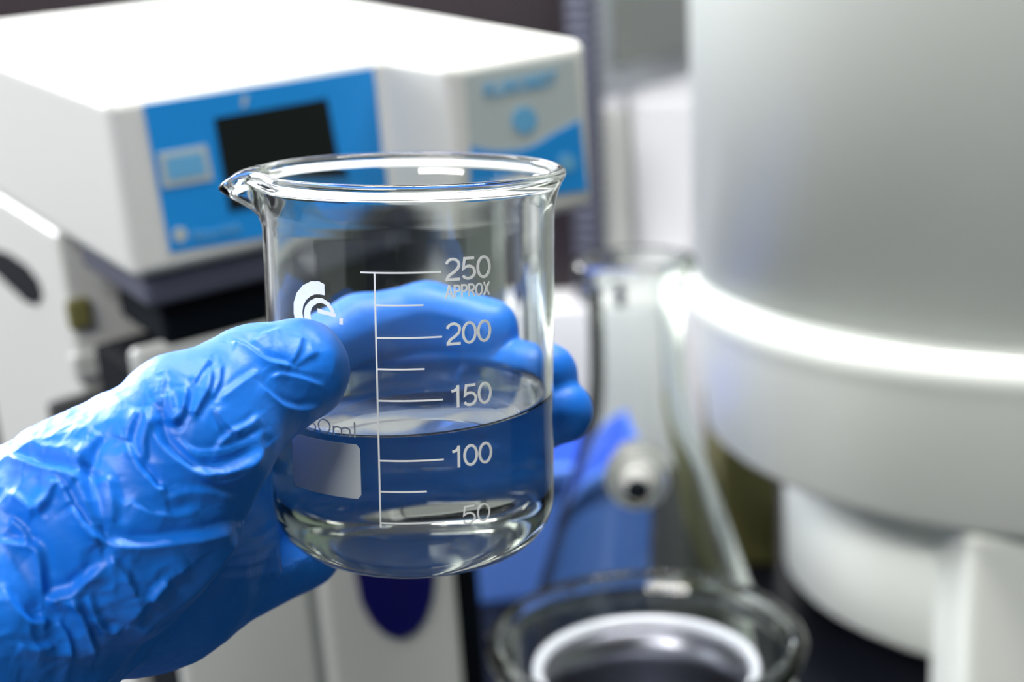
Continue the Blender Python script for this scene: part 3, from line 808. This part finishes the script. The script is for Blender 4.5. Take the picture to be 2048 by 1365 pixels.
# ------------------------------------------------------------------ filter flask
fl = at(1268, 517, .85); fx, fy, fz = fl
FH = fz - BENCH
def glasswall(outer, th):                        # outer profile (r,z) bottom axis -> top ; returns closed shell profile
    inner = []
    for i, (r, z_) in enumerate(outer):
        inner.append((max(r - th, 0), z_ if i > 1 else z_ + th))
    return outer + inner[::-1]
outer = [(0, 0), (.070, 0), (.084, .004), (.090, .013), (.0915, .022), (.089, .032)]
for i in range(1, 9):
    t = i / 9; outer.append((.089 + (.034 - .089) * t, .032 + (FH * .66 - .032) * t))
outer += [(.0315, FH * .69), (.029, FH * .73), (.0275, FH * .78), (.0270, FH * .86), (.0272, FH * .93), (.029, FH - .012), (.0325, FH - .008), (.0345, FH - .004), (.0335, FH), (.031, FH + .0005)]
flask = thing('filter_flask', 'large conical glass flask with round side port beside the white vessel', 'flask', (fx, fy, BENCH))
lathe('flask_body', glasswall(outer, .0042), (fx, fy, BENCH), m_bglass, flask, n=128)
# side port facing the lens
pc = at(1274, 955, .775)
ax_ = (EYE - pc); ax_[2] = 0; ax_ /= np.linalg.norm(ax_)
ax_ = ax_ * math.cos(.22) + np.array([0, 0, math.sin(.22)])
q1 = Vector(ax_).to_track_quat('Z', 'Y').to_matrix()
def oriented(name, prof, c, material, parent, n=48, closed=False):
    o = lathe(name, prof, (0, 0, 0), material, parent=None, n=n, closed=closed)
    for v_ in o.data.vertices: v_.co = q1 @ v_.co + Vector(c)
    o.parent = parent; o.matrix_parent_inverse = parent.matrix_world.inverted(); return o
pt = oriented('side_port', [(.0105, -.05), (.0145, -.05), (.0145, -.008), (.0165, -.003), (.0165, .001), (.0145, .003), (.0115, .002), (.0105, 0)], pc, m_glass, flask, closed=True)
pt['label'] = 'short round glass side port'
oriented('port_cap', arc(0, -.013, .0135, -90, 90, 10), pc, m_white, flask)['label'] = 'pale round port plug'
oriented('port_hole', [(0, 0), (.0058, 0), (.0058, .0040), (0, .0040)], pc - np.array([0, 0, .0070]) - ax_ * .0010, m_black, flask)

# ------------------------------------------------------------------ large beaker with steel cup
gx, gy, gz = at(1290, 1272, .65)
GH = gz - BENCH
big = thing('large_beaker', 'wide glass beaker with thick rim in the foreground, holding a smaller cup', 'beaker', (gx, gy, BENCH))
rw = .0645
outer = [(0, 0), (.050, 0), (.058, .003), (.0625, .009), (rw - .001, .016), (rw - .001, GH * .5), (rw - .001, GH - .012), (rw, GH - .006), (rw + .0026, GH - .0045), (rw + .0030, GH - .001), (rw + .001, GH + .0015)]
lathe('glass_body', glasswall(outer, .0042), (gx, gy, BENCH), m_bglass, big, n=128)
ch = GH - .017
cup = thing('steel_cup', 'dark steel cup with white porcelain rim standing inside the large beaker', 'cup', (gx, gy, BENCH + .0045))
lathe('cup_body', [(0, 0), (.036, 0), (.040, .003), (.043, ch - .02), (.045, ch - .006), (.043, ch - .006), (.041, ch - .02), (.038, .006), (0, .005)], (gx, gy, BENCH + .0045), m_cup, cup, n=96, closed=False)
lathe('rim', [(.0435, ch - .006), (.0475, ch - .006), (.0485, ch - .003), (.0478, ch), (.0450, ch), (.0435, ch - .003)], (gx, gy, BENCH + .0045), m_porc, cup, n=96, closed=True)['label'] = 'white porcelain rim'

# ------------------------------------------------------------------ big white vessel
VX, VY = .364, 1.03
zz = lambda t: CAMZ + t
ves = thing('white_vessel', 'huge white cylindrical vessel with projecting collar filling the right side', 'vessel', (VX, VY, BENCH))
vc = (VX, VY, 0)
lathe('drum', [(0, zz(-.225)), (.2492, zz(-.2250)), (.2492, zz(.42)), (.24, zz(.43)), (0, zz(.43))], vc, m_shellw, ves, n=192)
lathe('collar', [(0, zz(-.340)), (.236, zz(-.340)), (.2415, zz(-.335)), (.2480, zz(-.262)), (.2530, zz(-.252)), (.2550, zz(-.245)), (.2545, zz(-.238)), (.2510, zz(-.233)), (.247, zz(-.232)), (.247, zz(-.226)), (0, zz(-.226))], vc, m_shellw, ves, n=192)
lathe('skirt', [(0, zz(-.452)), (.182, zz(-.452)), (.1865, zz(-.447)), (.1875, zz(-.348)), (.1855, zz(-.3465)), (.1855, zz(-.340)), (0, zz(-.340))], vc, m_shellw, ves, n=192)
fx0 = atY(1928, 1200, .825)[0]
for ang in (0, 120, 240):
    ca, sa = math.cos(math.radians(ang)), math.sin(math.radians(ang))
    def ft(p): 
        x, y = p[0] - VX, p[1] - VY
        return np.array([VX + ca * x - sa * y, VY + sa * x + ca * y, p[2]])
    box('foot', (fx0, .822, BENCH), (fx0 + .085, .90, zz(-.3405)), m_shellw, ves, bevel=.008, xf=ft)
